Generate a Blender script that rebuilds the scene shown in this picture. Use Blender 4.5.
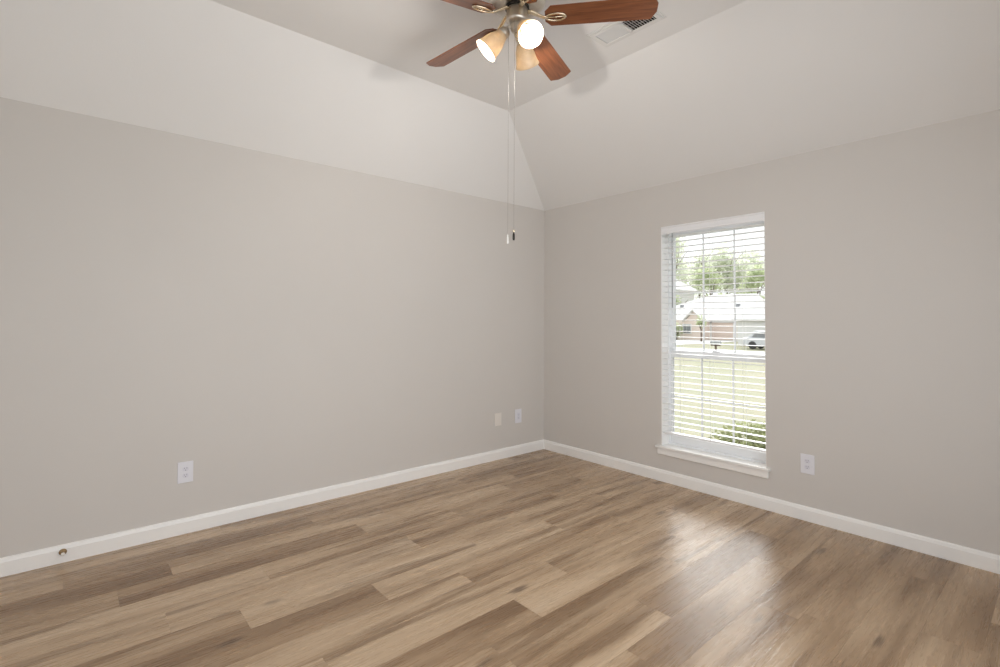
import bpy, bmesh, math, random
from mathutils import Vector, Matrix
R = math.radians
PI = math.pi
sc = bpy.context.scene
C = sc.collection
for o in list(bpy.data.objects):
    bpy.data.objects.remove(o)

# ------------------------------------------------------------------ camera, world, big lights, exposure
F_PX = 501.42
EYE = Vector((0, 0, 1.317))
yaw, pitch, roll = R(49.104), R(1.33), R(0.284)
fw0 = Vector((math.cos(yaw), math.sin(yaw), 0)); rt0 = Vector((math.sin(yaw), -math.cos(yaw), 0)); up0 = Vector((0, 0, 1))
fw = fw0*math.cos(pitch) + up0*math.sin(pitch); up = up0*math.cos(pitch) - fw0*math.sin(pitch)
rt = rt0*math.cos(roll) + up*math.sin(roll); up = up*math.cos(roll) - rt0*math.sin(roll)
cd = bpy.data.cameras.new('camera'); cam = bpy.data.objects.new('camera', cd); C.objects.link(cam)
cd.sensor_fit = 'HORIZONTAL'; cd.sensor_width = 36; cd.lens = F_PX/1000*36
cd.shift_y = (307.97-333.5)/1000
cd.clip_start = 0.05; cd.clip_end = 500
M4 = Matrix((rt, up, -fw)).transposed().to_4x4(); M4.translation = EYE
cam.matrix_world = M4
sc.camera = cam

w = bpy.data.worlds.new('overcast_sky'); sc.world = w; w.use_nodes = True
bg = w.node_tree.nodes['Background']
bg.inputs['Color'].default_value = (0.96, 0.98, 1.0, 1); bg.inputs['Strength'].default_value = 1.55

def area(name, loc, rot, sx, sy, power, col):
    l = bpy.data.lights.new(name, 'AREA'); l.shape = 'RECTANGLE'; l.size = sx; l.size_y = sy
    l.energy = power; l.color = col
    o = bpy.data.objects.new(name, l); C.objects.link(o); o.location = loc; o.rotation_euler = rot
    return o
# added fill lights standing in for daylight from an assumed, unseen glass door and doorway
for gx in (.27, 1.77):
    fill = area('added_fill_back', (gx, -0.40, 1.12), (R(90), 0, R(-19)), 1.46, 1.9, 14.2, (0.89, 0.945, 1.0))
    fill.data.spread = R(145)
area('added_fill_side', (-1.46, 1.9, 1.1), (R(90), 0, R(-90)), 0.9, 1.9, 2, (0.89, 0.945, 1.0))

# the bright part of the overcast sky in front of the window
sl = bpy.data.lights.new('veiled_sun', 'SUN'); sl.energy = 6.0; sl.angle = R(50); sl.color = (1, .985, .96)
so = bpy.data.objects.new('veiled_sun', sl); C.objects.link(so); so.location = (20, 8, 12)
so.rotation_euler = Vector((.82, .40, .56)).to_track_quat('Z', 'Y').to_euler()

vs = sc.view_settings
vs.view_transform = 'Standard'; vs.look = 'None'; vs.gamma = 1; vs.use_curve_mapping = False
vs.exposure = 0.14
sc.cycles.use_denoising = True
sc.cycles.max_bounces = 12; sc.cycles.diffuse_bounces = 8; sc.cycles.glossy_bounces = 4
sc.cycles.transmission_bounces = 8; sc.cycles.transparent_max_bounces = 16
sc.cycles.caustics_reflective = False; sc.cycles.caustics_refractive = False

# ------------------------------------------------------------------ helpers
class MB:
    """collects shapes into one mesh"""
    def __init__(s): s.bm = bmesh.new()
    def box(s, a, b, mi=0):
        (x0, y0, z0), (x1, y1, z1) = a, b
        v = [s.bm.verts.new(p) for p in ((x0,y0,z0),(x1,y0,z0),(x1,y1,z0),(x0,y1,z0),(x0,y0,z1),(x1,y0,z1),(x1,y1,z1),(x0,y1,z1))]
        for f in ((0,3,2,1),(4,5,6,7),(0,1,5,4),(1,2,6,5),(2,3,7,6),(3,0,4,7)):
            s.bm.faces.new([v[i] for i in f]).material_index = mi
        return v
    def mat(s, verts, m):
        for v in verts: v.co = m @ v.co
        return verts
    def poly(s, pts, mi=0):
        f = s.bm.faces.new([s.bm.verts.new(p) for p in pts]); f.material_index = mi; return f
    def prism(s, pts, d):
        """polygon (list of 3d points) extruded by the vector d"""
        d = Vector(d); n = len(pts)
        a = [s.bm.verts.new(p) for p in pts]; b = [s.bm.verts.new(Vector(p)+d) for p in pts]
        s.bm.faces.new(a[::-1]); s.bm.faces.new(b)
        for i in range(n): s.bm.faces.new((a[i], a[(i+1)%n], b[(i+1)%n], b[i]))
        return a+b
    def lathe(s, prof, n=32, m=None, cap=True):
        """prof: list of (r,z); revolved about z"""
        rings = []
        for r, z in prof:
            if r < 1e-6: rings.append([s.bm.verts.new((0,0,z))])
            else: rings.append([s.bm.verts.new((r*math.cos(2*PI*i/n), r*math.sin(2*PI*i/n), z)) for i in range(n)])
        for a, b in zip(rings, rings[1:]):
            for i in range(n):
                j = (i+1)%n
                if len(a) == 1 and len(b) == 1: continue
                if len(a) == 1: f = s.bm.faces.new((a[0], b[j], b[i]))
                elif len(b) == 1: f = s.bm.faces.new((a[i], a[j], b[0]))
                else: f = s.bm.faces.new((a[i], a[j], b[j], b[i]))
                f.smooth = True
        if cap:
            for r_ in (rings[0], rings[-1]):
                if len(r_) > 1: s.bm.faces.new(r_)
        vs_ = [v for r_ in rings for v in r_]
        if m: s.mat(vs_, m)
        return vs_
    def tube(s, pts, r, n=10, closed=False):
        pts = [Vector(p) for p in pts]; k = len(pts); rings = []
        ref = Vector((0,0,1))
        for i, p in enumerate(pts):
            if closed: t = (pts[(i+1)%k]-pts[i-1]).normalized()
            else: t = (pts[min(i+1,k-1)]-pts[max(i-1,0)]).normalized()
            u = t.cross(ref)
            if u.length < 1e-3: u = t.cross(Vector((1,0,0)))
            u.normalize(); v = u.cross(t)
            rr = r[i] if isinstance(r, (list, tuple)) else r
            rings.append([s.bm.verts.new(p+u*rr*math.cos(2*PI*j/n)+v*rr*math.sin(2*PI*j/n)) for j in range(n)])
        prs = list(zip(rings, rings[1:])) + ([(rings[-1], rings[0])] if closed else [])
        for a, b in prs:
            for j in range(n):
                s.bm.faces.new((a[j], a[(j+1)%n], b[(j+1)%n], b[j])).smooth = True
        if not closed: s.bm.faces.new(rings[0]); s.bm.faces.new(rings[-1])
        return [v for q in rings for v in q]
    def sphere(s, c, r, sub=2, sq=(1,1,1)):
        res = bmesh.ops.create_icosphere(s.bm, subdivisions=sub, radius=r)
        for v in res['verts']: v.co = Vector((v.co.x*sq[0], v.co.y*sq[1], v.co.z*sq[2]))+Vector(c)
        for v in res['verts']:
            for f in v.link_faces: f.smooth = True
        return res['verts']
    def build(s, name, mats, parent=None, bevel=0, recalc=True):
        if recalc: bmesh.ops.recalc_face_normals(s.bm, faces=s.bm.faces)
        me = bpy.data.meshes.new(name); s.bm.to_mesh(me); s.bm.free()
        for m in (mats if isinstance(mats, (list, tuple)) else [mats]): me.materials.append(m)
        o = bpy.data.objects.new(name, me); C.objects.link(o)
        if parent: o.parent = parent
        if bevel:
            b = o.modifiers.new('bevel', 'BEVEL'); b.width = bevel; b.segments = 2; b.limit_method = 'ANGLE'; b.angle_limit = R(40)
        return o

def tag(o, label, cat, group=None, kind=None):
    o['label'] = label; o['category'] = cat
    if group: o['group'] = group
    if kind: o['kind'] = kind
    return o
def struct(o, label=None):
    o['kind'] = 'structure'
    if label: o['label'] = label
    return o
def empty(name, loc, rz=0):
    o = bpy.data.objects.new(name, None); C.objects.link(o); o.location = loc; o.rotation_euler = (0,0,rz)
    o.empty_display_size = .1
    return o
def copy_tree(o, parent=None):
    c = o.copy(); C.objects.link(c)
    if parent: c.parent = parent
    for ch in list(o.children): copy_tree(ch, c)
    return c

# ------------------------------------------------------------------ materials
class NT:
    def __init__(s, name):
        s.m = bpy.data.materials.new(name); s.m.use_nodes = True; s.t = s.m.node_tree; s.t.nodes.clear()
        s.out = s.n('ShaderNodeOutputMaterial')
    def n(s, kind, **kw):
        nd = s.t.nodes.new(kind)
        for k, v in kw.items():
            if k in nd.inputs: s.set(nd.inputs[k], v)
            else: setattr(nd, k, v)
        return nd
    def set(s, inp, v):
        if isinstance(v, bpy.types.NodeSocket): s.t.links.new(v, inp)
        elif isinstance(v, (tuple, list)) and inp.type == 'RGBA' and len(v) == 3: inp.default_value = (*v, 1)
        else: inp.default_value = v
    def link(s, a, b): s.t.links.new(a, b)
    def noise(s, vec, scale, detail=4, rough=.55, dist=0):
        nd = s.n('ShaderNodeTexNoise'); s.link(vec, nd.inputs['Vector'])
        nd.inputs['Scale'].default_value = scale; nd.inputs['Detail'].default_value = detail
        nd.inputs['Roughness'].default_value = rough; nd.inputs['Distortion'].default_value = dist
        return nd.outputs['Fac']
    def ramp(s, fac, stops, interp='LINEAR'):
        nd = s.n('ShaderNodeValToRGB'); s.link(fac, nd.inputs['Fac']); cr = nd.color_ramp; cr.interpolation = interp
        while len(cr.elements) < len(stops): cr.elements.new(.5)
        for e, (p, c) in zip(cr.elements, stops):
            e.position = p; e.color = (*c, 1) if len(c) == 3 else c
        return nd.outputs['Color']
    def math(s, op, a, b=None, clamp=False):
        nd = s.n('ShaderNodeMath', operation=op, use_clamp=clamp); s.set(nd.inputs[0], a)
        if b is not None: s.set(nd.inputs[1], b)
        return nd.outputs[0]
    def mix(s, fac, a, b, mode='MIX'):
        nd = s.n('ShaderNodeMix', data_type='RGBA', blend_type=mode)
        s.set(nd.inputs[0], fac); s.set(nd.inputs[6], a); s.set(nd.inputs[7], b)
        return nd.outputs[2]
    def mapping(s, vec, scale=(1,1,1), loc=(0,0,0), rot=(0,0,0)):
        nd = s.n('ShaderNodeMapping'); s.link(vec, nd.inputs['Vector'])
        nd.inputs['Scale'].default_value = scale; nd.inputs['Location'].default_value = loc; nd.inputs['Rotation'].default_value = rot
        return nd.outputs['Vector']
    def bump(s, h, strength, dist=.001):
        nd = s.n('ShaderNodeBump'); s.link(h, nd.inputs['Height']); nd.inputs['Strength'].default_value = strength
        nd.inputs['Distance'].default_value = dist; return nd.outputs['Normal']
    def obj(s): return s.n('ShaderNodeTexCoord').outputs['Object']
    def bsdf(s, col, rough=.5, metal=0, normal=None, **kw):
        b = s.n('ShaderNodeBsdfPrincipled'); s.set(b.inputs['Base Color'], col); s.set(b.inputs['Roughness'], rough)
        b.inputs['Metallic'].default_value = metal
        if normal: s.link(normal, b.inputs['Normal'])
        for k, v in kw.items(): s.set(b.inputs[k.replace('_', ' ')], v)
        s.link(b.outputs[0], s.out.inputs['Surface']); return b

def paint(name, col, var=.02, rough=.6, bump=.12, scale=220):
    t = NT(name); v = t.obj()
    big = t.noise(v, 1.7, 3)
    c = t.mix(big, tuple(x*(1-var) for x in col), tuple(min(1, x*(1+var)) for x in col))
    t.bsdf(c, rough, normal=t.bump(t.noise(v, scale, 2), bump, .002) if bump else None)
    return t.m
def plain(name, col, rough=.45, metal=0, var=.05, scale=12, **kw):
    t = NT(name); v = t.obj(); nz = t.noise(v, scale, 3)
    c = t.mix(nz, tuple(x*(1-var) for x in col), tuple(min(1, x*(1+var)) for x in col))
    t.bsdf(c, rough, metal, **kw); return t.m

M = {}
M['wall'] = paint('greige_wall_paint', (.635, .606, .575))
M['ceil'] = paint('ceiling_paint', (.81, .80, .785), bump=.2, scale=150)
M['trim'] = paint('trim_paint', (.89, .88, .86), rough=.35, bump=0)
M['vinyl'] = plain('white_vinyl', (.86, .87, .88), .35, var=.01)
M['blind'] = plain('white_blind_slat', (.86, .86, .87), .4, var=.01)
M['cord'] = plain('blind_cord', (.8, .8, .78), .8)
M['wand'] = plain('clear_grey_wand', (.24, .25, .24), .2)
M['chain'] = plain('pale_chain', (.34, .32, .29), .5)
M['mailgrey'] = plain('grey_mailbox_metal', (.30, .31, .31), .5)
M['plate'] = plain('white_plate_plastic', (.78, .78, .83), .3, var=.01)
M['almond'] = plain('almond_plate_plastic', (.80, .755, .70), .35, var=.01)
M['slot'] = plain('grey_slot', (.30, .29, .33), .6)
M['recept'] = plain('receptacle_plastic', (.72, .72, .79), .3, var=.01)
M['nickel'] = plain('brushed_nickel', (.66, .61, .54), .36, 1, var=.12, scale=30)
M['brass'] = plain('pale_antique_brass', (.80, .69, .52), .25, 1, var=.1, scale=30)
M['dkmetal'] = plain('dark_bronze', (.05, .045, .04), .4, .8)
M['vent'] = plain('white_vent_enamel', (.74, .73, .71), .4, var=.02)
M['duct'] = plain('duct_shade_black', (.02, .017, .014), .9)
M['rubber'] = plain('white_rubber_tip', (.8, .78, .74), .6)
M['doorstop'] = plain('aged_brass', (.42, .30, .17), .35, 1)

t = NT('cherry_fan_blade'); v = t.obj()
g = t.noise(t.mapping(v, (3, 40, 40)), 1.6, 6, .6, .6)
g2 = t.noise(t.mapping(v, (6, 220, 220)), 1, 3)
col = t.ramp(t.math('ADD', t.math('MULTIPLY', g, .75), t.math('MULTIPLY', g2, .25)), [(.28, (.10, .030, .012)), (.5, (.21, .068, .026)), (.75, (.33, .125, .05))])
t.bsdf(col, .32, Coat_Weight=.3, Coat_Roughness=.15); M['blade'] = t.m

# frosted glass shade: lets the bulb's light through
t = NT('frosted_alabaster_glass'); v = t.obj()
nz = t.noise(v, 18, 4, .6, 1.2)
col = t.ramp(nz, [(.3, (.66, .53, .36)), (.7, (.78, .66, .49))])
d = t.n('ShaderNodeBsdfDiffuse', Color=col); tr = t.n('ShaderNodeBsdfTranslucent', Color=col); gl = t.n('ShaderNodeBsdfGlossy', Roughness=.25)
m1 = t.n('ShaderNodeMixShader'); m1.inputs[0].default_value = .27; t.link(d.outputs[0], m1.inputs[1]); t.link(tr.outputs[0], m1.inputs[2])
m2 = t.n('ShaderNodeMixShader'); m2.inputs[0].default_value = .05; t.link(m1.outputs[0], m2.inputs[1]); t.link(gl.outputs[0], m2.inputs[2])
t.link(m2.outputs[0], t.out.inputs['Surface']); M['shade'] = t.m
t = NT('lit_bulb'); e = t.n('ShaderNodeEmission', Color=(1, .965, .90)); e.inputs['Strength'].default_value = 8.0
t.link(e.outputs[0], t.out.inputs['Surface']); M['bulb'] = t.m

t = NT('window_glass')
tb = t.n('ShaderNodeBsdfTransparent', Color=(.97, .98, .98)); gb = t.n('ShaderNodeBsdfGlossy', Roughness=.02)
fr = t.n('ShaderNodeFresnel', IOR=1.45); mx = t.n('ShaderNodeMixShader')
t.link(t.math('MULTIPLY', fr.outputs[0], .7), mx.inputs[0]); t.link(tb.outputs[0], mx.inputs[1]); t.link(gb.outputs[0], mx.inputs[2])
t.link(mx.outputs[0], t.out.inputs['Surface']); M['glass'] = t.m

# vinyl plank floor; every plank carries a tone and offset in the face attribute "plank"
t = NT('vinyl_plank_oak'); v = t.obj()
at = t.n('ShaderNodeAttribute', attribute_name='plank'); sep = t.n('ShaderNodeSeparateColor'); t.link(at.outputs['Color'], sep.inputs[0])
tone, ra, rb = sep.outputs[0], sep.outputs[1], sep.outputs[2]
cmb = t.n('ShaderNodeCombineXYZ'); t.link(t.math('MULTIPLY', ra, 71.3), cmb.inputs[0]); t.link(t.math('MULTIPLY', rb, 43.7), cmb.inputs[1]); t.link(t.math('MULTIPLY', ra, 19.1), cmb.inputs[2])
va = t.n('ShaderNodeVectorMath', operation='ADD'); t.link(v, va.inputs[0]); t.link(cmb.outputs[0], va.inputs[1]); pv = va.outputs[0]
broad = t.noise(t.mapping(pv, (.55, 5.2, 1)), 1.5, 2, .5, .35)
patch = t.noise(t.mapping(pv, (.75, 8.5, 1)), 1.2, 3, .5, .35)
streak = t.noise(t.mapping(pv, (.8, 30, 1)), 1.5, 4, .6, .3)
fine = t.noise(t.mapping(pv, (3, 200, 1)), 1, 3, .6, 0)
mixv = t.math('ADD', t.math('ADD', t.math('MULTIPLY', broad, .70), t.math('MULTIPLY', streak, .22)), t.math('MULTIPLY', fine, .06))
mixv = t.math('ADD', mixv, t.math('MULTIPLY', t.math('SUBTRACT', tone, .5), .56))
col = t.ramp(mixv, [(.28, (.24, .146, .078)), (.42, (.36, .240, .142)), (.54, (.465, .330, .209)), (.66, (.54, .398, .264)), (.80, (.61, .47, .33))])
pm = t.ramp(t.math('ADD', patch, t.math('MULTIPLY', t.math('SUBTRACT', streak, .5), .22)), [(.47, (0, 0, 0)), (.70, (1, 1, 1))], 'EASE')
col = t.mix(t.math('MULTIPLY', pm, .78), col, (.185, .106, .052))
kn = t.n('ShaderNodeTexVoronoi', feature='F1'); t.link(t.mapping(pv, (2.0, 5.6, 1)), kn.inputs['Vector']); kn.inputs['Scale'].default_value = 1.0
ks = t.n('ShaderNodeSeparateColor'); t.link(kn.outputs['Color'], ks.inputs[0])
wob = t.math('ADD', kn.outputs['Distance'], t.math('MULTIPLY', t.math('SUBTRACT', streak, .5), .30))
kmask = t.math('MULTIPLY', t.ramp(wob, [(.02, (1, 1, 1)), (.15, (0, 0, 0))], 'EASE'), t.math('GREATER_THAN', ks.outputs[0], .30))
col = t.mix(t.math('MULTIPLY', kmask, .7), col, (.10, .06, .035))
emb = t.noise(t.mapping(pv, (4.5, 70, 1)), 1.2, 3, .6, .3)
rough = t.math('ADD', .20, t.math('MULTIPLY', emb, .16))
hgt = t.math('ADD', t.math('MULTIPLY', emb, .8), t.math('MULTIPLY', fine, .3))
t.bsdf(col, rough, normal=t.bump(hgt, .7, .002), Specular_IOR_Level=.65); M['floor'] = t.m

# ------------------------------------------------------------------ room shell
CX, CY, WH, CH = 3.728, 3.607, 2.446, 3.05      # window wall x, left wall y, wall height, ceiling height
X0, Y0, TH = -1.52, -0.62, 0.20
FX, FY = CX-.975, CY-.529                        # corner of the flat ceiling
GX, GY = -0.60, 0.2

# floor of individual planks
random.seed(5)
PW, PL = .186, 1.22
ends = {-1: .442, 0: .212, 1: .808, 2: 1.58, 3: .62, 4: 1.172, 5: .35, 6: .78, 7: 1.62, 8: 1.32, 9: 2.056, 10: .5, 11: 1.25, 12: .1, 13: .9}
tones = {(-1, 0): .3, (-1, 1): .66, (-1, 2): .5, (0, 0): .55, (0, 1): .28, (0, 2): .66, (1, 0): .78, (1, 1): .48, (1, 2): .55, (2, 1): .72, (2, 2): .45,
         (3, 1): .75, (4, 0): .3, (4, 1): .64, (7, 1): .25, (7, 2): .6, (9, 1): .6, (9, 2): .3, (8, 1): .62, (10, 2): .4, (11, 2): .34, (12, 2): .42, (13, 2): .3, (14, 2): .4, (12, 3): .36, (13, 3): .3, (14, 3): .36, (11, 3): .4, (10, 3): .4, (15, 2): .35, (15, 3): .35}  # right-hand rows set darker, the dimmer light there put into their tones
bm = bmesh.new(); lay = bm.loops.layers.float_color.new('plank')
def quad(bm, pts, c):
    f = bm.faces.new([bm.verts.new(p) for p in pts])
    for l in f.loops: l[lay] = c
k0 = -math.ceil((CY-3.063)/PW)
for k in range(k0, 22):
    y1 = min(3.063-PW*k, CY); y0 = max(3.063-PW*(k+1), Y0)
    if y1 <= Y0: break
    ox = ends.get(k, random.uniform(0, PL)) % PL
    for n in range(-1, 5):
        xa, xb = max(X0, ox+PL*(n-1)), min(CX, ox+PL*n)
        base_n = n - int(ends.get(k, 0)//PL) if k in ends else n
        if xb-xa < .005: continue
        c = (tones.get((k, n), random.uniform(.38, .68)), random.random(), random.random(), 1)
        g_ = .00025; a, b, p, q = xa+g_, xb-g_, y0+g_, y1-g_
        quad(bm, ((a,p,0),(b,p,0),(b,q,0),(a,q,0)), c)
        dk = c
        for (s0, s1) in (((a,p),(b,p)),((b,p),(b,q)),((b,q),(a,q)),((a,q),(a,p))):
            quad(bm, ((*s0,0),(*s0,-.002),(*s1,-.002),(*s1,0)), dk)
for pts in (((X0-TH,Y0-TH,-.002),(CX+TH,Y0-TH,-.002),(CX+TH,CY+TH,-.002),(X0-TH,CY+TH,-.002)),
            ((X0-TH,Y0-TH,-.15),(X0-TH,CY+TH,-.15),(CX+TH,CY+TH,-.15),(CX+TH,Y0-TH,-.15))):
    quad(bm, pts, (0, .5, .5, 1))
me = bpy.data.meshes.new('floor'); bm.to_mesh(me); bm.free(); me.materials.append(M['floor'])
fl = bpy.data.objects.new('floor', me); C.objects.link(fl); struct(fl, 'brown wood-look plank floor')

# walls (each a slab with thickness, openings cut by building around them)
def wall_with_opening(name, axis, pos, out, a0, a1, oa0, oa1, oz0, oz1, ztop, mat, label):
    b = MB()
    def bx(u0, u1, z0, z1):
        lo, hi = min(pos, pos+out), max(pos, pos+out)
        if u1-u0 < 1e-4 or z1-z0 < 1e-4: return
        if axis == 'x': b.box((lo, u0, z0), (hi, u1, z1))
        else: b.box((u0, lo, z0), (u1, hi, z1))
    if oa0 is None: bx(a0, a1, -.15, ztop)
    else:
        bx(a0, oa0, -.15, ztop); bx(oa1, a1, -.15, ztop); bx(oa0, oa1, -.15, oz0); bx(oa0, oa1, oz1, ztop)
    return struct(b.build(name, mat), label)
WY0, WY1, WZ0, WZ1 = 1.447, 2.265, .270, 2.092   # window opening
wall_with_opening('wall_left', 'y', CY, TH, X0-TH, CX+TH, None, 0, 0, 0, WH, M['wall'], 'long greige wall on the left')
wall_with_opening('wall_right', 'x', CX, TH, Y0-TH, CY, WY0, WY1, WZ0, WZ1, WH, M['wall'], 'greige wall with the window')
wall_with_opening('wall_back', 'y', Y0, -TH, X0-TH, CX, -.6, 2.6, .1, 2.15, WH, M['wall'], 'greige wall behind the camera')
wall_with_opening('wall_near', 'x', X0, -TH, Y0, CY, 1.4, 2.4, 0, 2.1, WH, M['wall'], 'greige wall with a doorway beside the camera')
# ceiling: flat centre and four slopes, as a shell with thickness
b = MB()
lowp = [(X0,Y0,WH),(CX,Y0,WH),(CX,CY,WH),(X0,CY,WH)]
hip = [(GX,GY,CH),(FX,GY,CH),(FX,FY,CH),(GX,FY,CH)]
eo = [(X0-TH,Y0-TH,WH),(CX+TH,Y0-TH,WH),(CX+TH,CY+TH,WH),(X0-TH,CY+TH,WH)]
to = [(X0-TH,Y0-TH,CH+.2),(CX+TH,Y0-TH,CH+.2),(CX+TH,CY+TH,CH+.2),(X0-TH,CY+TH,CH+.2)]
V = lambda L: [b.bm.verts.new(p) for p in L]
vl, vh, ve, vt = V(lowp), V(hip), V(eo), V(to)
b.bm.faces.new(vh)
for i in range(4):
    j = (i+1)%4
    b.bm.faces.new((vl[i], vl[j], vh[j], vh[i])); b.bm.faces.new((vl[i], vl[j], ve[j], ve[i])); b.bm.faces.new((ve[i], ve[j], vt[j], vt[i]))
b.bm.faces.new(vt)
struct(b.build('ceiling', M['ceil']), 'white ceiling with sloped sides and a flat centre')

# baseboards with a stepped top
def baseboard(name, p0, p1, nrm, label):
    prof = [(0,0),(.015,0),(.015,.072),(.0125,.077),(.0105,.086),(.006,.092),(0,.093)]
    n = Vector(nrm); b = MB(); p0, p1 = Vector(p0), Vector(p1)
    b.prism([p0+n*d+Vector((0,0,z)) for d, z in prof], p1-p0)
    return struct(b.build(name, M['trim']), label)
baseboard('baseboard_left', (X0,CY,0), (CX,CY,0), (0,-1,0), 'white baseboard along the left wall')
baseboard('baseboard_right', (CX,Y0,0), (CX,CY-.015,0), (-1,0,0), 'white baseboard along the window wall')
baseboard('baseboard_back', (X0,Y0,0), (CX-.015,Y0,0), (0,1,0), 'white baseboard behind the camera')
baseboard('baseboard_near', (X0,Y0+.015,0), (X0,1.4,0), (1,0,0), 'white baseboard beside the doorway')

# ------------------------------------------------------------------ window in the right wall
def double_hung(name, x_out, y0, y1, z0, z1, zr):
    """white vinyl double-hung window; frame back at x_out.. ; zr = height of the meeting rail"""
    root = struct(empty(name, ((x_out), (y0+y1)/2, z0)))
    loc = Matrix.Translation((-x_out, -(y0+y1)/2, -z0))
    def part(nm, boxes, m, parent=root, bv=.002):
        q = MB()
        for a, c in boxes: q.box(a, c)
        q.mat(q.bm.verts, loc); return q.build(nm, m, parent, bevel=bv)
    fx0, fx1 = x_out-.02, x_out+.055; fwid = .014
    part('window_frame', [((fx0,y0,z0),(fx1,y0+fwid,z1)), ((fx0,y1-fwid,z0),(fx1,y1,z1)), ((fx0,y0+fwid,z0),(fx1,y1-fwid,z0+.03)), ((fx0,y0+fwid,z1-.035),(fx1,y1-fwid,z1))], M['vinyl'])
    def sash(nm, xa, xb, za, zb, sw, rb, rtp):
        ya, yb = y0+fwid, y1-fwid
        s_ = part(nm, [((xa,ya,za),(xb,ya+sw,zb)), ((xa,yb-sw,za),(xb,yb,zb)), ((xa,ya+sw,za),(xb,yb-sw,za+rb)), ((xa,ya+sw,zb-rtp),(xb,yb-sw,zb))], M['vinyl'])
        gy0, gy1, gz0, gz1 = ya+sw, yb-sw, za+rb, zb-rtp; xm = (xa+xb)/2
        part('pane', [((xm-.003,gy0-.004,gz0-.004),(xm+.003,gy1+.004,gz1+.004))], M['glass'], s_, 0)
        mb_ = []
        for f in (1/3, 2/3): yy = gy0+(gy1-gy0)*f; mb_.append(((xm-.006,yy-.0055,gz0),(xm+.006,yy+.0055,gz1)))
        zz = (gz0+gz1)/2; mb_.append(((xm-.0058,gy0,zz-.0055),(xm+.0058,gy1,zz+.0055)))
        part('muntin', mb_, M['vinyl'], s_, 0)
        return s_
    lo = sash('lower_sash', x_out-.008, x_out+.022, z0+.03, zr+.022, .022, .06, .056)
    sash('upper_sash', x_out+.024, x_out+.052, zr-.02, z1-.035, .022, .042, .04)
    part('sash_lock', [((x_out-.012,(y0+y1)/2-.03,zr+.0215),(x_out+.02,(y0+y1)/2+.03,zr+.031)), ((x_out-.02,(y0+y1)/2-.006,zr+.0315),(x_out+.008,(y0+y1)/2+.03,zr+.041))], M['vinyl'], lo)
    return root, part
w1, wpart = double_hung('window_1', CX+.122, WY0, WY1, .272, WZ1, 1.046)
w1['label'] = 'white double-hung window with blinds in the right wall'
# white drywall returns lining the opening
wpart('window_return', [((CX+.0005,WY0-.001,WZ0+.019),(CX+.102,WY0+.004,WZ1)), ((CX+.0005,WY1-.004,WZ0+.019),(CX+.102,WY1+.001,WZ1)), ((CX+.0005,WY0+.004,WZ1-.0015),(CX+.102,WY1-.004,WZ1+.001))], M['trim'], bv=0)
# stool and apron
wpart('window_sill', [((CX-.028,WY0-.028,WZ0),(CX-.0002,WY1+.045,WZ0+.019)), ((CX-.0002,WY0+.0005,WZ0+.0005),(CX+.102,WY1-.0005,WZ0+.019))], M['trim'], bv=.004)
wpart('apron', [((CX-.015,WY0-.014,WZ0-.052),(CX-.0002,WY1+.03,WZ0-.0005))], M['trim'], bv=.004)

# unseen back window, added as an assumed opening for the fill lights
rb_ = struct(empty('added_window_2', (1.0, Y0-.07, .1)))
q = MB()
for a, c in [((-1.6,-.04,0),(-1.55,.04,2.05)),((1.55,-.04,0),(1.6,.04,2.05)),((-1.55,-.04,0),(1.55,.04,.06)),((-1.55,-.04,2.0),(1.55,.04,2.05)),((-.03,-.04,.06),(.03,.04,2.0))]: q.box(a, c)
q.build('window_frame', M['vinyl'], rb_)
q = MB(); q.box((-1.56,-.005,.05),(-.02,.005,2.01)); q.box((.02,-.005,.05),(1.56,.005,2.01)); q.build('pane', M['glass'], rb_)

# ------------------------------------------------------------------ horizontal blind in the window
bx0 = CX+.004; bl = empty('window_blind', (CX+.03, (WY0+WY1)/2, WZ1))
tag(bl, 'white horizontal slat blind lowered over the window with slats open', 'blind')
BL = Matrix.Translation((-(CX+.03), -(WY0+WY1)/2, -WZ1))
def bpart(nm, fn, m, bv=0):
    q = MB(); fn(q); q.mat(q.bm.verts, BL); return q.build(nm, m, bl, bevel=bv)
ya, yb = WY0+.006, WY1-.006
def f(q):
    prof = [(CX-.006,WZ1-.002),(CX+.006,WZ1-.002),(CX+.006,WZ1-.066),(CX-.004,WZ1-.068),(CX-.009,WZ1-.058),(CX-.006,WZ1-.05),(CX-.006,WZ1-.016),(CX-.010,WZ1-.010)]
    q.prism([(x,ya-.002,z) for x, z in prof], (0,yb-ya+.004,0))
bpart('valance', f, M['blind'])
bpart('headrail', lambda q: q.box((CX+.012,ya,WZ1-.048),(CX+.062,yb,WZ1-.003)), M['blind'], .002)
SX = CX+.036; PITCH = .0458; ztop_s = WZ1-.085
def slat(q, z, tilt=0.0):
    hw = .0245; pts = []
    for i in range(5):
        u = -1+i*.5; pts.append((u*hw, .0022*(1-u*u)))
    poly = [(x, z_+.0014) for x, z_ in pts]+[(x, z_-.0014) for x, z_ in reversed(pts)]
    c, s_ = math.cos(tilt), math.sin(tilt)
    q.prism([(SX+x*c-z_*s_, ya+.001, z+x*s_+z_*c) for x, z_ in poly], (0, yb-ya-.002, 0))
def f(q):
    z = ztop_s
    while z > .425: slat(q, z, R(-2.5)); z -= PITCH
bpart('slats', f, M['blind'])
bpart('bottom_rail', lambda q: q.box((SX-.026,ya,.388),(SX+.026,yb,.404)), M['blind'], .004)
for yy in (ya+.155, (ya+yb)/2, yb-.155):
    def f(q):
        for dx in (-.0262, .0262): q.tube([(SX+dx,yy,.403),(SX+dx,yy,WZ1-.05)], .0011, 6)
        q.tube([(SX,yy+.012,.402),(SX,yy+.012,WZ1-.05)], .0009, 6)
    bpart('ladder_cord', f, M['cord'])
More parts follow.
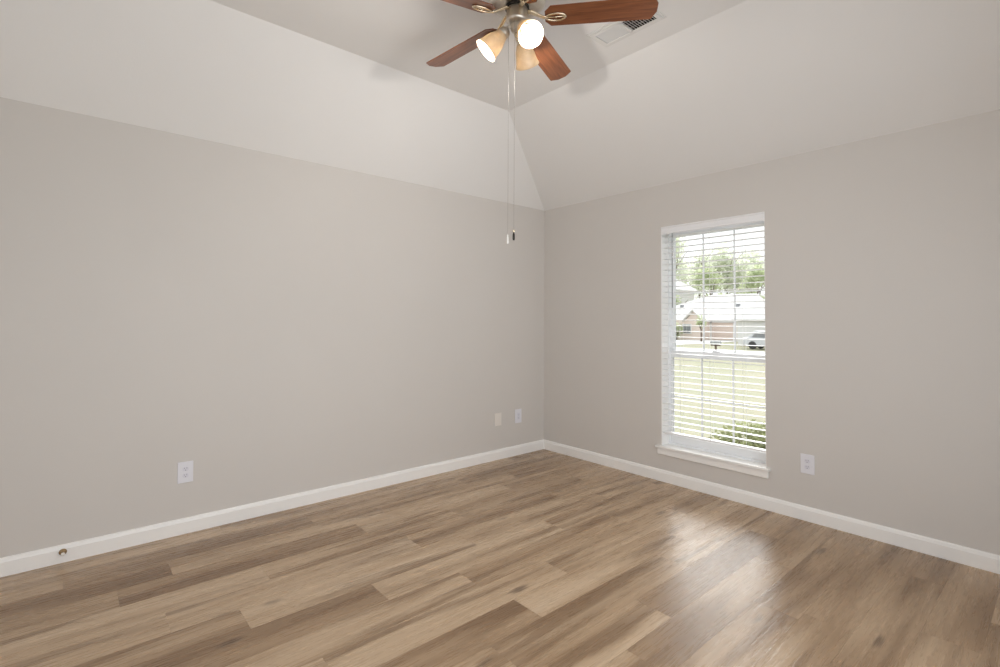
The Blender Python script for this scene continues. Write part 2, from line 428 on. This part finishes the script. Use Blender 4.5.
bpart('tilt_wand', lambda q: (q.tube([(CX-.004,yb-.098,WZ1-.062),(CX-.004,yb-.097,1.42)], .0034, 8), q.tube([(CX-.004,yb-.098,WZ1-.05),(CX-.004,yb-.098,WZ1-.064)], .0015, 6)), M['wand'])

# ------------------------------------------------------------------ wall plates
def wall_frame(px, py, pz, facing):      # local x = along the wall (to the viewer's right), y = out of the wall, z = up
    rz = {'-y': PI, '-x': PI/2}[facing]
    return (px, py, pz), rz
def plate_mb(q, wd, ht): q.box((-wd/2, .0003, 0), (wd/2, .0065, ht))
def duplex(px, py, facing, z, label, wd=.083, ht=.128):
    loc, rz = wall_frame(px, py, z, facing)
    r_ = empty('wall_outlet', loc, rz); tag(r_, label, 'outlet', 'duplex outlets low on the walls')
    q = MB(); plate_mb(q, wd, ht); q.build('plate', M['plate'], r_, bevel=.0025)
    for zc in (ht/2+.02, ht/2-.02):
        q = MB(); n = 20
        pts = [(.0165*math.cos(2*PI*i/n), .0064, zc+max(-.0125, min(.0125, .0168*math.sin(2*PI*i/n)))) for i in range(n)]
        q.prism(pts, (0, .0022, 0)); rc = q.build('receptacle', M['recept'], r_)
        q = MB()
        for sx, hh in ((-.0065, .0085), (.0065, .007)): q.box((sx-.0013, .0080, zc+.001), (sx+.0013, .0092, zc+.001+hh))
        q.prism([(.003*math.cos(i*PI/5), .0080, zc-.0065+.003*math.sin(i*PI/5)) for i in range(10)], (0, .0012, 0))
        q.build('slots', M['slot'], rc)
    q = MB(); q.prism([(.003*math.cos(i*PI/6), .0064, ht/2+.003*math.sin(i*PI/6)) for i in range(12)], (0, .0016, 0)); q.build('screw', M['plate'], r_)
    return r_
duplex(.574, CY, '-y', .308, 'white duplex outlet on the long left wall, nearest the left edge of the photo')
duplex(CX, 1.189, '-x', .308, 'white duplex outlet on the window wall, right of the window')
# blank almond plate
r_ = empty('blank_wall_plate', (3.103, CY, .315), PI); tag(r_, 'plain almond blank plate on the left wall, left of the white plate near the corner', 'wall plate')
q = MB(); plate_mb(q, .082, .120); q.build('plate', M['almond'], r_, bevel=.0025)
for zz in (.018, .102):
    q = MB(); q.prism([(.003*math.cos(i*PI/6), .0064, zz+.003*math.sin(i*PI/6)) for i in range(12)], (0, .0014, 0)); q.build('screw', M['almond'], r_)
# white decorator plate by the corner
r_ = empty('wall_plate', (3.364, CY, .309), PI); tag(r_, 'white rectangular plate on the left wall, the one nearest the room corner', 'wall plate')
q = MB(); plate_mb(q, .084, .134); q.build('plate', M['plate'], r_, bevel=.0025)
q = MB(); q.box((-.0165,.0064,.034),(.0165,.0085,.100)); rc = q.build('insert', M['recept'], r_, bevel=.001)
q = MB()
for zc in (.082, .052):
    for sx in (-.006, .006): q.box((sx-.0011,.0084,zc-.004),(sx+.0011,.0092,zc+.004))
    q.box((-.002,.0084,zc-.012),(.002,.0092,zc-.008))
q.build('slots', M['slot'], rc)

# door stop on the baseboard
r_ = empty('door_stop', (.013, CY-.015, .058), PI); tag(r_, 'small brass door stop stub screwed to the left baseboard near the left edge', 'door stop')
m = Matrix.Rotation(-PI/2, 4, 'X')
q = MB(); q.lathe([(.0,.0002),(.017,.0002),(.017,.003),(.012,.006),(.0075,.008),(.006,.02),(.006,.034)], 20, m); q.build('base', M['doorstop'], r_)
q = MB(); q.lathe([(.0,.0335),(.0085,.0335),(.009,.04),(.007,.046),(0,.047)], 16, m); q.build('rubber_tip', M['rubber'], r_)

# ------------------------------------------------------------------ ceiling vent
vx0, vx1, vy0, vy1 = 2.362, 2.560, 1.515, 1.937
r_ = empty('ceiling_vent', ((vx0+vx1)/2, (vy0+vy1)/2, CH)); tag(r_, 'white metal air vent in the flat ceiling behind the right fan blade', 'vent')
hx, hy = (vx1-vx0)/2, (vy1-vy0)/2; fb = .026
q = MB()
def ring(zb, zt, a, c):
    q.box((-a,-c,zb),(-a+fb,c,zt)); q.box((a-fb,-c,zb),(a,c,zt)); q.box((-a+fb,-c,zb),(a-fb,-c+fb,zt)); q.box((-a+fb,c-fb,zb),(a-fb,c,zt))
ring(-.006, -.0003, hx, hy); ring(-.012, -.006, hx-.012, hy-.012); q.box((-hx+fb,-.007,-.012),(hx-fb,.007,-.0003))
q.build('frame', M['vent'], r_, bevel=.0015)
q = MB(); q.box((-hx+.02,-hy+.02,-.0016),(hx-.02,hy-.02,-.0004)); q.build('duct_shade_plate', M['duct'], r_)  # dark plate for the unlit duct, no hole behind it
for sgn in (1, -1):
    q = MB(); n = 11; span = hy-fb-.007
    for i in range(n):
        yc = sgn*(.007+span*(i+.5)/n); vv = q.box((-hx+fb,-.0066,-.0005),(hx-fb,.0066,.0005))
        q.mat(vv, Matrix.Translation((0, yc, -.0068)) @ Matrix.Rotation(R(-38)*sgn, 4, 'X'))
    for xx in (-.035, 0, .035): q.box((xx-.001, min(sgn*.007, sgn*(.007+span)), -.0022), (xx+.001, max(sgn*.007, sgn*(.007+span)), -.0018))
    q.build('louver_bank', M['vent'], r_)

# ------------------------------------------------------------------ ceiling fan
FZ = CH
fan = empty('ceiling_fan', (1.6514, 1.789, FZ), R(49.104-90))
tag(fan, 'ceiling fan with cherry wood blades, nickel motor and three lit bell lamps', 'ceiling fan')
Z = lambda z: z-FZ
def lp(nm, prof, m, parent=fan, n=40, mm=None):
    q = MB(); q.lathe(prof, n, mm); return q.build(nm, m, parent)
lp('canopy', [(0,Z(3.0495)),(.07,Z(3.0495)),(.07,Z(3.035)),(.06,Z(3.005)),(.035,Z(2.99)),(0,Z(2.99))], M['nickel'])
lp('downrod', [(0,Z(2.992)),(.013,Z(2.992)),(.013,Z(2.945)),(0,Z(2.945))], M['nickel'], n=16)
lp('motor_housing', [(0,Z(2.965)),(.03,Z(2.965)),(.04,Z(2.96)),(.1,Z(2.952)),(.128,Z(2.938)),(.138,Z(2.918)),(.140,Z(2.898)),(.136,Z(2.892)),(.136,Z(2.886)),(.140,Z(2.880)),(.134,Z(2.870)),(.112,Z(2.863)),(.085,Z(2.857)),(.07,Z(2.855)),(0,Z(2.855))], M['nickel'], n=56)
lp('flywheel', [(0,Z(2.8555)),(.058,Z(2.8555)),(.060,Z(2.852)),(.060,Z(2.846)),(.056,Z(2.843)),(0,Z(2.843))], M['dkmetal'])
lp('switch_housing', [(0,Z(2.8435)),(.050,Z(2.8435)),(.052,Z(2.840)),(.052,Z(2.792)),(.054,Z(2.789)),(.054,Z(2.783)),(.044,Z(2.774)),(.03,Z(2.770)),(0,Z(2.770))], M['nickel'])
lp('light_fitter', [(0,Z(2.771)),(.028,Z(2.771)),(.031,Z(2.764)),(.031,Z(2.740)),(.026,Z(2.731)),(.018,Z(2.725)),(.0,Z(2.725))], M['nickel'])
lp('finial', [(0,Z(2.726)),(.012,Z(2.726)),(.014,Z(2.716)),(.010,Z(2.706)),(.006,Z(2.700)),(.008,Z(2.694)),(.004,Z(2.688)),(0,Z(2.686))], M['brass'], n=20)

def blade_outline():
    # root with clipped corners, widening slightly to a tip with rounded, chamfered corners
    r0, r1, w0, w1 = .137, .675, .060, .067
    L = [(r0,-.030),(r0+.010,-.040),(r0+.028,w0*-1)]
    tip = [(r1-.036,-w1),(r1-.030,-w1+.0025),(r1-.006,-.024)]
    half = L+tip
    return half+[(x,-y) for x, y in reversed(half)]
def make_blade(ang):
    zb = Z(2.798); th = .0055
    m = Matrix.Translation((0,0,zb)) @ Matrix.Rotation(R(-13), 4, 'X')
    q = MB(); vv = q.prism([(x,y,-th/2) for x, y in blade_outline()], (0,0,th)); q.mat(vv, m)
    bl_ = q.build('blade', M['blade'], fan, bevel=.0015)
    q = MB()
    # arm from the flywheel down to the blade, then an open oval loop and two spokes under the blade
    arm = [(.048,0,.036),(.072,0,.031),(.095,0,.016),(.115,0,.003),(.130,0,-.005),(.145,0,-.0075)]
    for v_ in q.tube(arm, [.0075,.0075,.007,.006,.0055,.005], 12): v_.co.y *= 1.9
    lc, la, lb = .190, .047, .021
    loop = [(lc+la*math.cos(2*PI*i/32), lb*math.sin(2*PI*i/32), -.0075) for i in range(32)]
    q.tube(loop, .0052, 8, closed=True)
    q.tube([(lc-la,0,-.0072),(lc+la,0,-.0072)], .0032, 8)
    for x_ in (lc-la*.97, lc+la*.97, lc): q.lathe([(0,-.0135),(.0045,-.0125),(.006,-.009),(.006,-.0028),(0,-.0028)], 12, Matrix.Translation((x_,0,0)))
    q.mat(q.bm.verts, m); q.build('blade_iron', M['brass'], bl_)
    bl_.rotation_euler = (0,0,ang)
    return bl_
first = make_blade(R(-49.118-(49.104-90)))
for k in range(1, 5):
    c = copy_tree(first); c.rotation_euler = (0,0,first.rotation_euler.z+R(72*k))

LAMP_W = 12.0
def make_lamp(az):
    ar = empty_part = None
    # local frame: +x outward; shade axis 45 deg down and out
    root_p = Vector((.058, 0, Z(2.732)))
    ax = Vector((math.cos(R(-45)), 0, math.sin(R(-45))))
    m = Matrix.Translation(root_p) @ Matrix.Rotation(R(135), 4, 'Y')   # local +z -> down and out
    q = MB()
    q.tube([(.024,0,Z(2.752)),(.038,0,Z(2.757)),(.050,0,Z(2.750)),tuple(root_p-ax*.006)], .0075, 10)
    q.mat(q.lathe([(0,-.014),(.017,-.014),(.026,-.004),(.029,.006),(.029,.020),(.0,.020)], 24), m)
    arm = q.build('light_arm', M['nickel'], fan); arm.rotation_euler = (0,0,az)
    outer = [(.0275,.012),(.029,.024),(.036,.040),(.044,.060),(.049,.080),(.0525,.100),(.056,.118),(.0625,.134)]
    inner = [(r-.003, z) for r, z in outer]
    q = MB(); q.lathe(outer+[(.061,.1355)]+inner[::-1], 40, m, cap=False)
    sh = q.build('lamp_shade', M['shade'], arm)
    q = MB(); q.lathe([(0,.118),(.012,.116),(.022,.108),(.027,.094),(.026,.080),(.019,.064),(.013,.050),(.012,.030),(0,.030)], 24, m)
    q.build('bulb', M['bulb'], arm)
    pl = bpy.data.lights.new('bulb_light', 'POINT'); pl.energy = LAMP_W; pl.color = (1, .95, .89); pl.shadow_soft_size = .02
    po = bpy.data.objects.new('bulb_light', pl); C.objects.link(po); po.parent = arm; po.location = m @ Vector((0,0,.128))
    return arm
for a in (67, 180, 293): make_lamp(R(a))
def chain(x, y, ztop, zend, fob_pale):
    q = MB(); z = ztop
    q.tube([(x,y,Z(ztop)),(x,y,Z(zend))], .0007, 6)
    n = int((ztop-zend)/.012)
    for i in range(n): q.sphere((x,y,Z(ztop-.012*(i+.5))), .0011, 1)
    c = q.build('pull_chain', M['chain'], fan)
    q = MB(); m = Matrix.Translation((x,y,Z(zend)))
    if fob_pale: q.lathe([(0,.001),(.004,-.002),(.0035,-.01),(.0055,-.016),(.0055,-.042),(.003,-.046),(0,-.046)], 14, m); q.build('fob', M['rubber'], c)
    else:
        q.lathe([(0,.006),(.005,.003),(.006,-.002),(.005,-.007),(.0025,-.01),(0,-.01)], 14, m); fb_ = q.build('fob', M['brass'], c)
        q = MB(); q.lathe([(0,-.009),(.003,-.009),(.0055,-.018),(.006,-.040),(.004,-.046),(0,-.046)], 14, m); q.build('fob', M['dkmetal'], c)
chain(-.041, .020, 2.787, 1.735, True)
chain(-.013, -.047, 2.787, 1.742, False)

# ------------------------------------------------------------------ outdoors
GZ = lambda x: -.30 if x < 4.5 else (-.30-.75*min(1, (x-4.5)/27))
def grass_mat(name, c1, c2, c3):
    t = NT(name); v = t.obj(); n1 = t.noise(v, .35, 4); n2 = t.noise(v, 9, 3)
    col = t.ramp(t.math('ADD', t.math('MULTIPLY', n1, .6), t.math('MULTIPLY', n2, .4)), [(.35, c1), (.5, c2), (.65, c3)])
    t.bsdf(col, .9, Specular_IOR_Level=.1); return t.m
M['lawn'] = grass_mat('pale_lawn', (.22, .232, .150), (.265, .26, .178), (.31, .283, .205))
M['concrete'] = paint('pale_concrete', (.60, .59, .57), .08, .9, 0)
M['mulch'] = grass_mat('mulch', (.22, .15, .11), (.36, .28, .21), (.48, .41, .34))
def brick_mat():
    t = NT('pink_brick'); v = t.obj()
    b_ = t.n('ShaderNodeTexBrick', Color1=(.72, .60, .53), Color2=(.66, .55, .48), Mortar=(.72, .69, .65)); b_.inputs['Scale'].default_value = 3.2
    t.link(t.mapping(v, (1,1,1), (0,0,0), (R(90), 0, R(90))), b_.inputs['Vector']); t.bsdf(b_.outputs['Color'], .9); return t.m
M['brick'] = brick_mat()
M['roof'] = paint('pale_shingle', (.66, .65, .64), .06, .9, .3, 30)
M['siding'] = paint('white_siding', (.74, .73, .72), .03, .7, 0)
M['garage'] = plain('tan_garage_door', (.66, .54, .47), .6)
M['wglass'] = plain('far_window_glass', (.22, .23, .24), .1)  # lightened, like brick and garage door, for the washed-out view outside
M['bark'] = plain('bark', (.16, .12, .09), .9)
def leaf_mat(name, c1, c2):
    t = NT(name); v = t.obj(); n1 = t.noise(v, .9, 3)
    t_ = t.ramp(n1, [(.35, c1), (.65, c2)]); d_ = t.n('ShaderNodeBsdfDiffuse', Color=t_); tl = t.n('ShaderNodeBsdfTranslucent', Color=t_); mx_ = t.n('ShaderNodeMixShader')
    mx_.inputs[0].default_value = .6; t.link(d_.outputs[0], mx_.inputs[1]); t.link(tl.outputs[0], mx_.inputs[2]); t.link(mx_.outputs[0], t.out.inputs['Surface']); return t.m
M['leafA'] = leaf_mat('washed_out_leaves', (.68, .71, .60), (.80, .82, .70))  # haze and overexposure put into the leaf colour by lightening it
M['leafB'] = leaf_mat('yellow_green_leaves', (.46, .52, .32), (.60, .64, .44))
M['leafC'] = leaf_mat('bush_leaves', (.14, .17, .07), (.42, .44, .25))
M['carpaint'] = plain('silver_car_paint', (.55, .56, .58), .25, .2)
M['tyre'] = plain('tyre', (.05, .05, .05), .8)

# ground: sloping lawn, road, verge
q = MB(); xs = [CX+TH, 4.5, 8, 12, 18, 24, 31.5, 41, 130]
for xa, xb in zip(xs, xs[1:]): q.poly([(xa,-30,GZ(xa)),(xb,-30,GZ(xb)),(xb,110,GZ(xb)),(xa,110,GZ(xa))])
bmesh.ops.remove_doubles(q.bm, verts=q.bm.verts, dist=.001)
g_ = q.build('ground', M['lawn']); struct(g_, 'pale green front lawn outside the window')
q = MB(); q.box((32,-30,-1.2),(40.5,110,-1.035)); struct(q.build('street', M['concrete']), 'pale concrete street beyond the lawn')
q = MB(); q.box((40.5,25.5,-1.2),(59.9,31.5,-1.02)); struct(q.build('driveway', M['concrete']), 'pale driveway in front of the brick garage')
q = MB(); q.poly([(CX+TH,.2,-.285),(5.6,.2,-.292),(5.9,1.5,-.30),(5.95,2.6,-.30),(6.2,3.4,-.305),(6.1,4.6,-.30),(CX+TH,5.2,-.285)]); struct(q.build('garden_bed', M['mulch']), 'brown mulch bed under the window')

random.seed(11)
def leaf_blob(q, c, rad, n, size):
    for _ in range(n):
        d_ = Vector((random.gauss(0,1), random.gauss(0,1), random.gauss(0,1))).normalized()*(random.random()**.45)
        p = Vector(c)+Vector((d_.x*rad[0], d_.y*rad[1], d_.z*rad[2]))
        a_ = Vector((random.gauss(0,1), random.gauss(0,1), random.gauss(0,.6))).normalized(); b_ = a_.cross(Vector((random.gauss(0,1),random.gauss(0,1),random.gauss(0,1)))).normalized()
        s_ = size*random.uniform(.6, 1.3)
        q.poly([p-a_*s_, p-b_*s_*.5, p+a_*s_, p+b_*s_*.5])
def tree(name, x, y, h, rad, mat, label, group, n=700, leaf=.42, trunk=.25, low=.3):
    z0 = GZ(x); r_ = empty(name, (x, y, z0)); tag(r_, label, 'tree', group)
    q = MB(); q.tube([(0,0,-.1),(.1*rad*.2,0,h*.3),(0,.05*rad,h*.55),(0,0,h*.8)], [trunk,trunk*.8,trunk*.55,trunk*.2], 8)
    for i in range(5):
        a_ = i*1.3; q.tube([(0,0,h*(.35+.07*i)),(rad*.35*math.cos(a_),rad*.35*math.sin(a_),h*(.5+.07*i)),(rad*.6*math.cos(a_),rad*.6*math.sin(a_),h*(.58+.07*i))], [trunk*.4,trunk*.25,trunk*.1], 6)
    q.build('trunk', M['bark'], r_)
    q = MB()
    for i in range(9):
        a_ = random.uniform(0, 2*PI); rr = rad*random.uniform(.15, .62); zz = h*random.uniform(low+.12, .88)
        k_ = 1-.5*abs((zz/h-.6)/.4)
        leaf_blob(q, (rr*math.cos(a_)*k_, rr*math.sin(a_)*k_, zz), (rad*.48, rad*.48, h*.15), n//9, leaf)
    q.build('foliage', mat, r_, recalc=False); return r_
G_ = 'trees behind the houses across the street'
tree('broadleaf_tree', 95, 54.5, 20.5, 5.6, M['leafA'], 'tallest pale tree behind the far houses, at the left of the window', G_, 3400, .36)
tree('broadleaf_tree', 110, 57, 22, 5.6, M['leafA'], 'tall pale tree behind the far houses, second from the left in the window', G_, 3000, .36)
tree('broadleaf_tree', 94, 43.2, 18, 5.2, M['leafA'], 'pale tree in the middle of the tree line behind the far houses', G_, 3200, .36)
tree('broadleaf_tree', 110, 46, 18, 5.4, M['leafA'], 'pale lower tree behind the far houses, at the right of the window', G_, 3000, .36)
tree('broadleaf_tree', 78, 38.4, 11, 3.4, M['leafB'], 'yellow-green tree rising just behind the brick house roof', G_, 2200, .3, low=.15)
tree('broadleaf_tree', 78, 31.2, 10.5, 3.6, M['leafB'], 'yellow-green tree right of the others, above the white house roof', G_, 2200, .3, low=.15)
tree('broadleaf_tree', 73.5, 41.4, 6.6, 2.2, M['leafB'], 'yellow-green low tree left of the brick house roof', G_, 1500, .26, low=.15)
tree('young_tree', 54, 27.8, 3.0, .75, M['leafB'], 'small young tree in front of the brick garage', None, 400, .12, .12, .5)

def bush(x, y, rx, ry, h, mat, label, n=900, leaf=.03, cat='bush', z=None):
    r_ = empty('garden_bush', (x, y, GZ(x) if z is None else z)); tag(r_, label, cat)
    q = MB()
    for i in range(7):
        a_ = i*2*PI/7; q.tube([(0,0,-.02),(rx*.3*math.cos(a_),ry*.3*math.sin(a_),h*.45),(rx*.55*math.cos(a_),ry*.55*math.sin(a_),h*.75)], [.012*h/.4,.008*h/.4,.004*h/.4], 5)
    q.build('stem', M['bark'], r_)
    q = MB(); leaf_blob(q, (0,0,h*.55), (rx,ry,h*.45), n, leaf); q.build('foliage', mat, r_, recalc=False)
bush(5.35, 2.10, .50, .52, .62, M['leafC'], 'green and brown bush just outside the lower right of the window', 2600, .03)
bush(56.6, 32.3, .8, .8, 2.2, M['leafB'], 'green shrub in front of the brick house wall', 500, .13)

# neighbour houses
def hip_roof(q, x0, x1, y0, y1, ze, zr, rx, ry0, ry1, oh=.5):
    a = [(x0-oh,y0-oh,ze),(x1+oh,y0-oh,ze),(x1+oh,y1+oh,ze),(x0-oh,y1+oh,ze)]; r0, r1 = (rx,ry0,zr), (rx,ry1,zr)
    V_ = [q.bm.verts.new(p) for p in a]; A, B = q.bm.verts.new(r0), q.bm.verts.new(r1)
    for f_ in ((V_[3],V_[0],A,B),(V_[1],V_[2],B,A),(V_[0],V_[1],A),(V_[2],V_[3],B)): q.bm.faces.new(f_)
    L_ = [q.bm.verts.new((p[0],p[1],ze-.18)) for p in a]
    for i in range(4): q.bm.faces.new((V_[i],V_[(i+1)%4],L_[(i+1)%4],L_[i]))
    q.bm.faces.new(L_)
hx_ = 60
h1 = empty('brick_house', (hx_, 33, -1.06)); tag(h1, 'low brick house with pale hip roof across the street', 'house')
H = Matrix.Translation((-hx_, -33, 1.06))
def hp(nm, fn, m, root, H_, bv=0):
    q = MB(); fn(q); q.mat(q.bm.verts, H_); return q.build(nm, m, root, bevel=bv)
hp('wall', lambda q: (q.box((60,24.9,-1.06),(70,41,1.35)), q.box((58,29.7,-1.06),(60,33.4,1.35)), q.prism([(58,29.7,1.35),(58,31.9,1.35),(58,30.8,2.5)], (2,0,0))), M['brick'], h1, H)
hp('roof', lambda q: hip_roof(q, 60, 70, 24.9, 41, 1.4, 4.75, 65, 26.2, 32.0), M['roof'], h1, H)
def f(q):
    for s_ in (1, -1): q.prism([(57.6,30.8,2.72),(57.6,30.8+s_*1.4,1.30),(57.6,30.8+s_*1.4,1.18),(57.6,30.8,2.55)], (4,0,0))
hp('gable_roof', f, M['roof'], h1, H)
gd = hp('garage_door', lambda q: [q.box((59.93,26.9,-1.0+.52*i),(59.98,29.5,-1.0+.52*i+.50)) for i in range(4)], M['garage'], h1, H, .01)
hp('garage_trim', lambda q: (q.box((59.9,26.7,-1.05),(60,26.9,1.15)), q.box((59.9,29.5,-1.05),(60,29.7,1.15)), q.box((59.9,26.7,1.07),(60,29.7,1.25))), M['siding'], gd, Matrix())
for ch in gd.children: ch.data.transform(H)
wn = hp('window', lambda q: q.box((57.96,31.1,-.3),(58.0,32.3,.9)), M['siding'], h1, H)
hp('pane', lambda q: (q.box((57.93,31.2,-.2),(57.965,31.68,.8)), q.box((57.93,31.72,-.2),(57.965,32.2,.8))), M['wglass'], wn, H)
for yy in (27.2, 34.6):
    hp('roof_vent', lambda q: q.box((62.2,yy,2.7),(62.6,yy+.35,3.4)), M['wglass'], h1, H)

h2 = empty('white_house', (50, 17, -1.06)); tag(h2, 'white house with pale roof at the right edge of the window view', 'house')
H2 = Matrix.Translation((-50, -17, 1.06))
hp('wall', lambda q: q.box((50,10,-1.06),(58,22.0,1.45)), M['siding'], h2, H2)
hp('roof', lambda q: hip_roof(q, 50, 58, 10, 22.0, 1.5, 5.3, 54, 13, 17.5), M['roof'], h2, H2)
gd = hp('garage_door', lambda q: [q.box((49.92,16.2,-1.0+.52*i),(49.98,20.6,-1.0+.52*i+.5)) for i in range(4)], M['siding'], h2, H2, .01)

h3 = empty('two_storey_house', (81, 50.5, -1.06)); tag(h3, 'distant white two-storey gabled house at the left of the window view', 'house')
H3 = Matrix.Translation((-76, -47, 1.06))
hp('wall', lambda q: (q.box((76,43.7,-1.06),(84,53.5,6.9)), q.prism([(76,43.7,6.9),(76,53.5,6.9),(76,48.6,9.6)], (8,0,0))), M['siding'], h3, H3)
def f(q):
    for s_ in (1, -1): q.prism([(75.5,48.6,9.95),(75.5,48.6+s_*5.6,6.85),(75.5,48.6+s_*5.6,6.6),(75.5,48.6,9.65)], (9,0,0))
hp('roof', f, M['roof'], h3, H3)
wn = hp('window', lambda q: q.box((75.95,44.9,4.2),(76,46.3,5.8)), M['siding'], h3, H3)
hp('pane', lambda q: q.box((75.92,45,4.3),(75.955,46.2,5.7)), M['wglass'], wn, H3)

# parked car, seen from the side
cr = empty('parked_car', (44.3, 16.5, -1.05), R(90)); tag(cr, 'silver car parked in front of the white house', 'car')
body = [(-2.2,.35),(-2.25,.62),(-2.1,.85),(-1.3,.95),(1.75,.98),(2.2,.92),(2.25,.5),(2.15,.32)]
q = MB(); q.prism([(x,-.88,z) for x, z in body], (0,1.76,0)); bd = q.build('body', M['carpaint'], cr, bevel=.06)
cab = [(-1.25,.94),(-.55,1.5),(1.25,1.54),(1.85,.96)]
q = MB(); q.prism([(x,-.78,z) for x, z in cab], (0,1.56,0)); q.build('cabin', M['carpaint'], cr, bevel=.05)
for s_ in (-.785, .765):
    q = MB(); q.prism([(-1.0,s_,.98),(-.5,s_,1.40),(.3,s_,1.43),(.3,s_,.98)], (0,.02,0)); q.prism([(.38,s_,.98),(.38,s_,1.43),(1.15,s_,1.43),(1.5,s_,.98)], (0,.02,0)); q.build('side_window', M['wglass'], cr)
for sx in (-1.4, 1.4):
    for sy in (-.9, .68):
        q = MB(); q.lathe([(0,0),(.2,0),(.33,.02),(.34,.1),(.33,.2),(.2,.22),(0,.22)], 24, Matrix.Translation((sx,sy+.22,.34)) @ Matrix.Rotation(R(90),4,'X')); q.build('wheel', M['tyre'], cr)

# mailbox by the street
mbx = empty('mailbox', (31.3, 15.15, GZ(31.3))); tag(mbx, 'grey mailbox on a post at the near edge of the street', 'mailbox')
q = MB(); q.box((-.05,-.05,-.1),(.05,.05,.85)); q.box((-.05,-.3,.76),(.05,.3,.84)); q.build('post', M['bark'], mbx)
arch = [(-.1,.85),(-.1,.97)]+[(.1*math.cos(PI-i*PI/8), .97+.1*math.sin(PI-i*PI/8)) for i in range(1, 8)]+[(.1,.97),(.1,.85)]
q = MB(); q.prism([(x,-.32,z) for x, z in arch], (0,.64,0)); q.build('box', M['mailgrey'], mbx)
